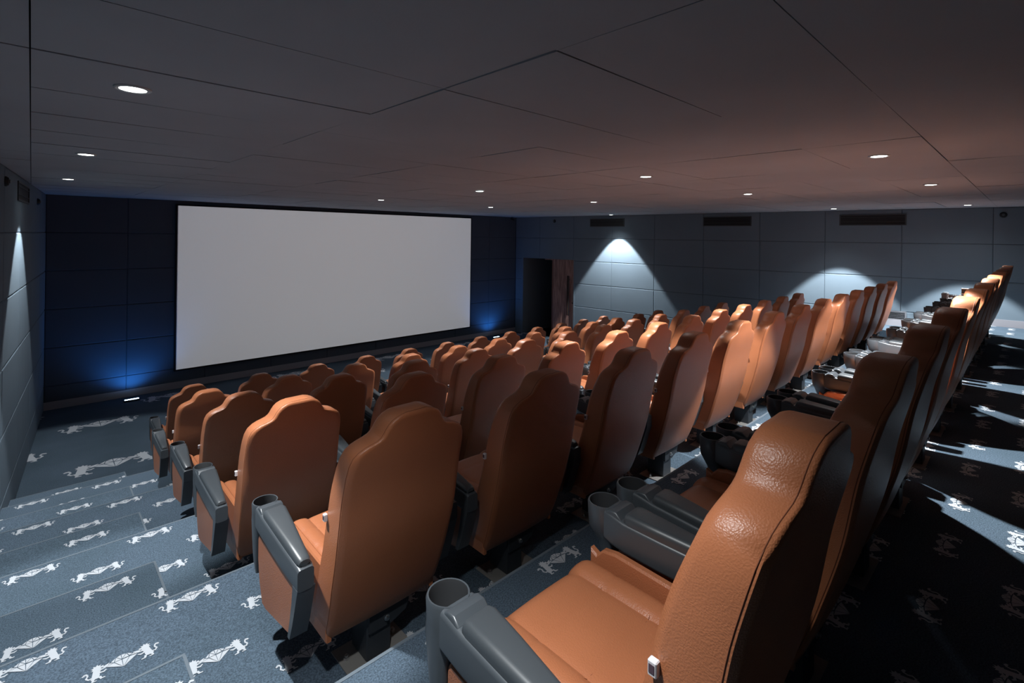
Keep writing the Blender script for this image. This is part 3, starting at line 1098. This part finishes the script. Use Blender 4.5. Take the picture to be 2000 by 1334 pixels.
def make_chair():
    t = empty('cinema_armchair')
    bm, seam = back_meshes()
    b = obj('backrest', bm, LEATHER, t, angle=55)
    bm = bmesh.new()
    tube(bm, seam, 0.0011, 5)
    obj('seam', bm, M_SEAM, b)
    # row tag on the left edge of the backrest
    bm = bmesh.new()
    box(bm, -0.280, -0.266, 0.166, 0.184, 0.700, 0.728, 0.002)
    box(bm, -0.2808, -0.2798, 0.170, 0.181, 0.707, 0.722, 0, 1)
    obj('tag', bm, [M_TAG, M_TAGPRINT], b, smooth=False)
    bm = bmesh.new()
    make_seat(bm)
    seat = obj('seat', bm, LEATHER, t, angle=50)
    bm = bmesh.new()
    for yl in (0.42, 0.575):
        tube(bm, [(x_, yl + 0.02 * (abs(x_) / 0.2) ** 3, seat_z(x_, yl) + 0.0004) for x_ in [-0.205 + 0.41 * q / 48 for q in range(49)]], 0.0012, 5)
    for x_ in (-0.130, 0.130):
        tube(bm, [(x_, y_, seat_z(x_, y_) + 0.0004) for y_ in [0.22 + 0.47 * q / 30 for q in range(31)]], 0.0012, 5)
    obj('stitching', bm, M_SEAM, seat)
    for s in (-1, 1):
        bm = bmesh.new()
        pts = [(0.20, 0.20), (0.63, 0.20), (0.670, 0.28), (0.693, 0.39), (0.693, 0.478), (0.668, 0.466), (0.645, 0.490), (0.60, 0.498), (0.20, 0.485)]
        side_plate(bm, s * 0.226, s * 0.254, pts, 0.006)
        obj('seat_side', bm, LEATHER, t)
    bm = bmesh.new()
    side = [(0.645, 0.21), (0.680, 0.21), (0.697, 0.30), (0.704, 0.37), (0.64, 0.37)]
    side_plate(bm, -0.222, 0.222, side, 0.006)
    obj('footrest', bm, LEATHER, t)
    bm = bmesh.new()
    box(bm, -0.22, 0.22, 0.24, 0.62, 0.235, 0.288, 0.004)
    pan = obj('seat_frame', bm, M_STEEL, t, smooth=False)
    for s in (-1, 1):
        make_arm(t, s)
    # pedestal
    bm = bmesh.new()
    box(bm, -0.065, 0.048, 0.225, 0.36, 0.004, 0.190, 0.004)
    box(bm, -0.10, 0.10, 0.26, 0.40, 0.190, 0.236, 0.003)
    ped = obj('pedestal', bm, M_STEEL, t, smooth=False)
    bm = bmesh.new()
    box(bm, -0.150, 0.135, 0.205, 0.38, 0.0, 0.006, 0.001)
    obj('base_plate', bm, M_PLATE, ped, smooth=False)
    for bx in (-0.118, 0.100):
        bm = bmesh.new()
        lathe(bm, [(0, 0.024), (0.007, 0.023), (0.007, 0.016), (0.013, 0.016), (0.013, 0.006), (0, 0.006)], bx, 0.30, 6)
        obj('bolt', bm, M_BOLT, ped, smooth=False)
    # rear hinge bracket
    bm = bmesh.new()
    side_plate_x = [(-0.060, 0.125), (0.045, 0.125), (0.115, 0.150), (0.130, 0.185), (0.130, 0.215), (-0.060, 0.215)]
    r0 = [(x, 0.214, z) for x, z in side_plate_x]
    r1 = [(x, 0.226, z) for x, z in side_plate_x]
    prism(bm, [r0, r1], None)
    br = obj('hinge_bracket', bm, M_STEEL, t, smooth=False)
    bm = bmesh.new()
    tube(bm, [(0.02, 0.214, 0.160), (0.02, 0.200, 0.160)], 0.008, 6)
    tube(bm, [(0.02, 0.214, 0.160), (0.02, 0.209, 0.160)], 0.013, 12)
    obj('bolt', bm, M_BOLT, br, smooth=False)
    return t

ORD = ['first', 'second', 'third', 'fourth', 'fifth', 'sixth', 'seventh', 'eighth', 'ninth', 'tenth', 'eleventh', 'twelfth', 'thirteenth']
RN = ['back row', 'second row from the back', 'third row from the back', 'fourth row from the back', 'second row from the front', 'front row']
chair0 = make_chair()
first = True
for r in range(6):
    for k in range(ROWN[r]):
        o = chair0 if first else copy_tree(chair0)
        first = False
        o.location = (ROWX[r] + PITCH * k, ROWY[r], FL[r])
        tag(o, 'tan leather cinema armchair, %s from the left aisle in the %s' % (ORD[k], RN[r]), 'armchair',
            'tan cinema armchairs in the ' + RN[r])

# ------------------------------------------------------------------ left on the last armrests of the back row
M_PAPER = mat('white_paper_cup', (0.62, 0.64, 0.66), 0.5)
M_LID = mat('translucent_lid', (0.45, 0.50, 0.54), 0.25)
def drink_cup(x, y, z, label):
    t = empty('drink_cup', (x, y, z))
    tag(t, label, 'cup', 'cups in the far armrests of the back row')
    bm = bmesh.new()
    lathe(bm, [(0, 0), (0.028, 0), (0.038, 0.150), (0.040, 0.152), (0.036, 0.152), (0.030, 0.01), (0, 0.01)], 0, 0, 20)
    obj('cup_body', bm, M_PAPER, t)
    bm = bmesh.new()
    lathe(bm, [(0.041, 0.150), (0.041, 0.158), (0.034, 0.160), (0.030, 0.170), (0, 0.170)], 0, 0, 20)
    obj('lid', bm, M_LID, t)
lastx = ROWX[0] + PITCH * 12
cy = ROWY[0] + CUPY - 0.062
zc_ = FL[0] + 0.045 + 0.459
drink_cup(lastx - PITCH + CUPX, cy, zc_, 'white lidded cup in right armrest of the twelfth back row seat')
drink_cup(lastx - CUPX, cy, zc_, 'white lidded cup in left armrest of the last back row seat')
def snack_box():
    t = empty('snack_box', (lastx + 0.325, ROWY[0] + 0.52, FL[0] + 0.045 + 0.5625))
    tag(t, 'small dark box with pale edges on the last back row armrest', 'box')
    bm = bmesh.new()
    box(bm, -0.030, 0.030, -0.05, 0.05, 0.0, 0.10, 0.003)
    obj('carton', bm, M_STEEL, t, smooth=False)
    bm = bmesh.new()
    for z in (0.012, 0.096):
        box(bm, -0.0315, 0.0315, -0.0515, 0.0515, z - 0.004, z + 0.005)
    obj('pale_edge', bm, M_PAPER, t, smooth=False)
snack_box()
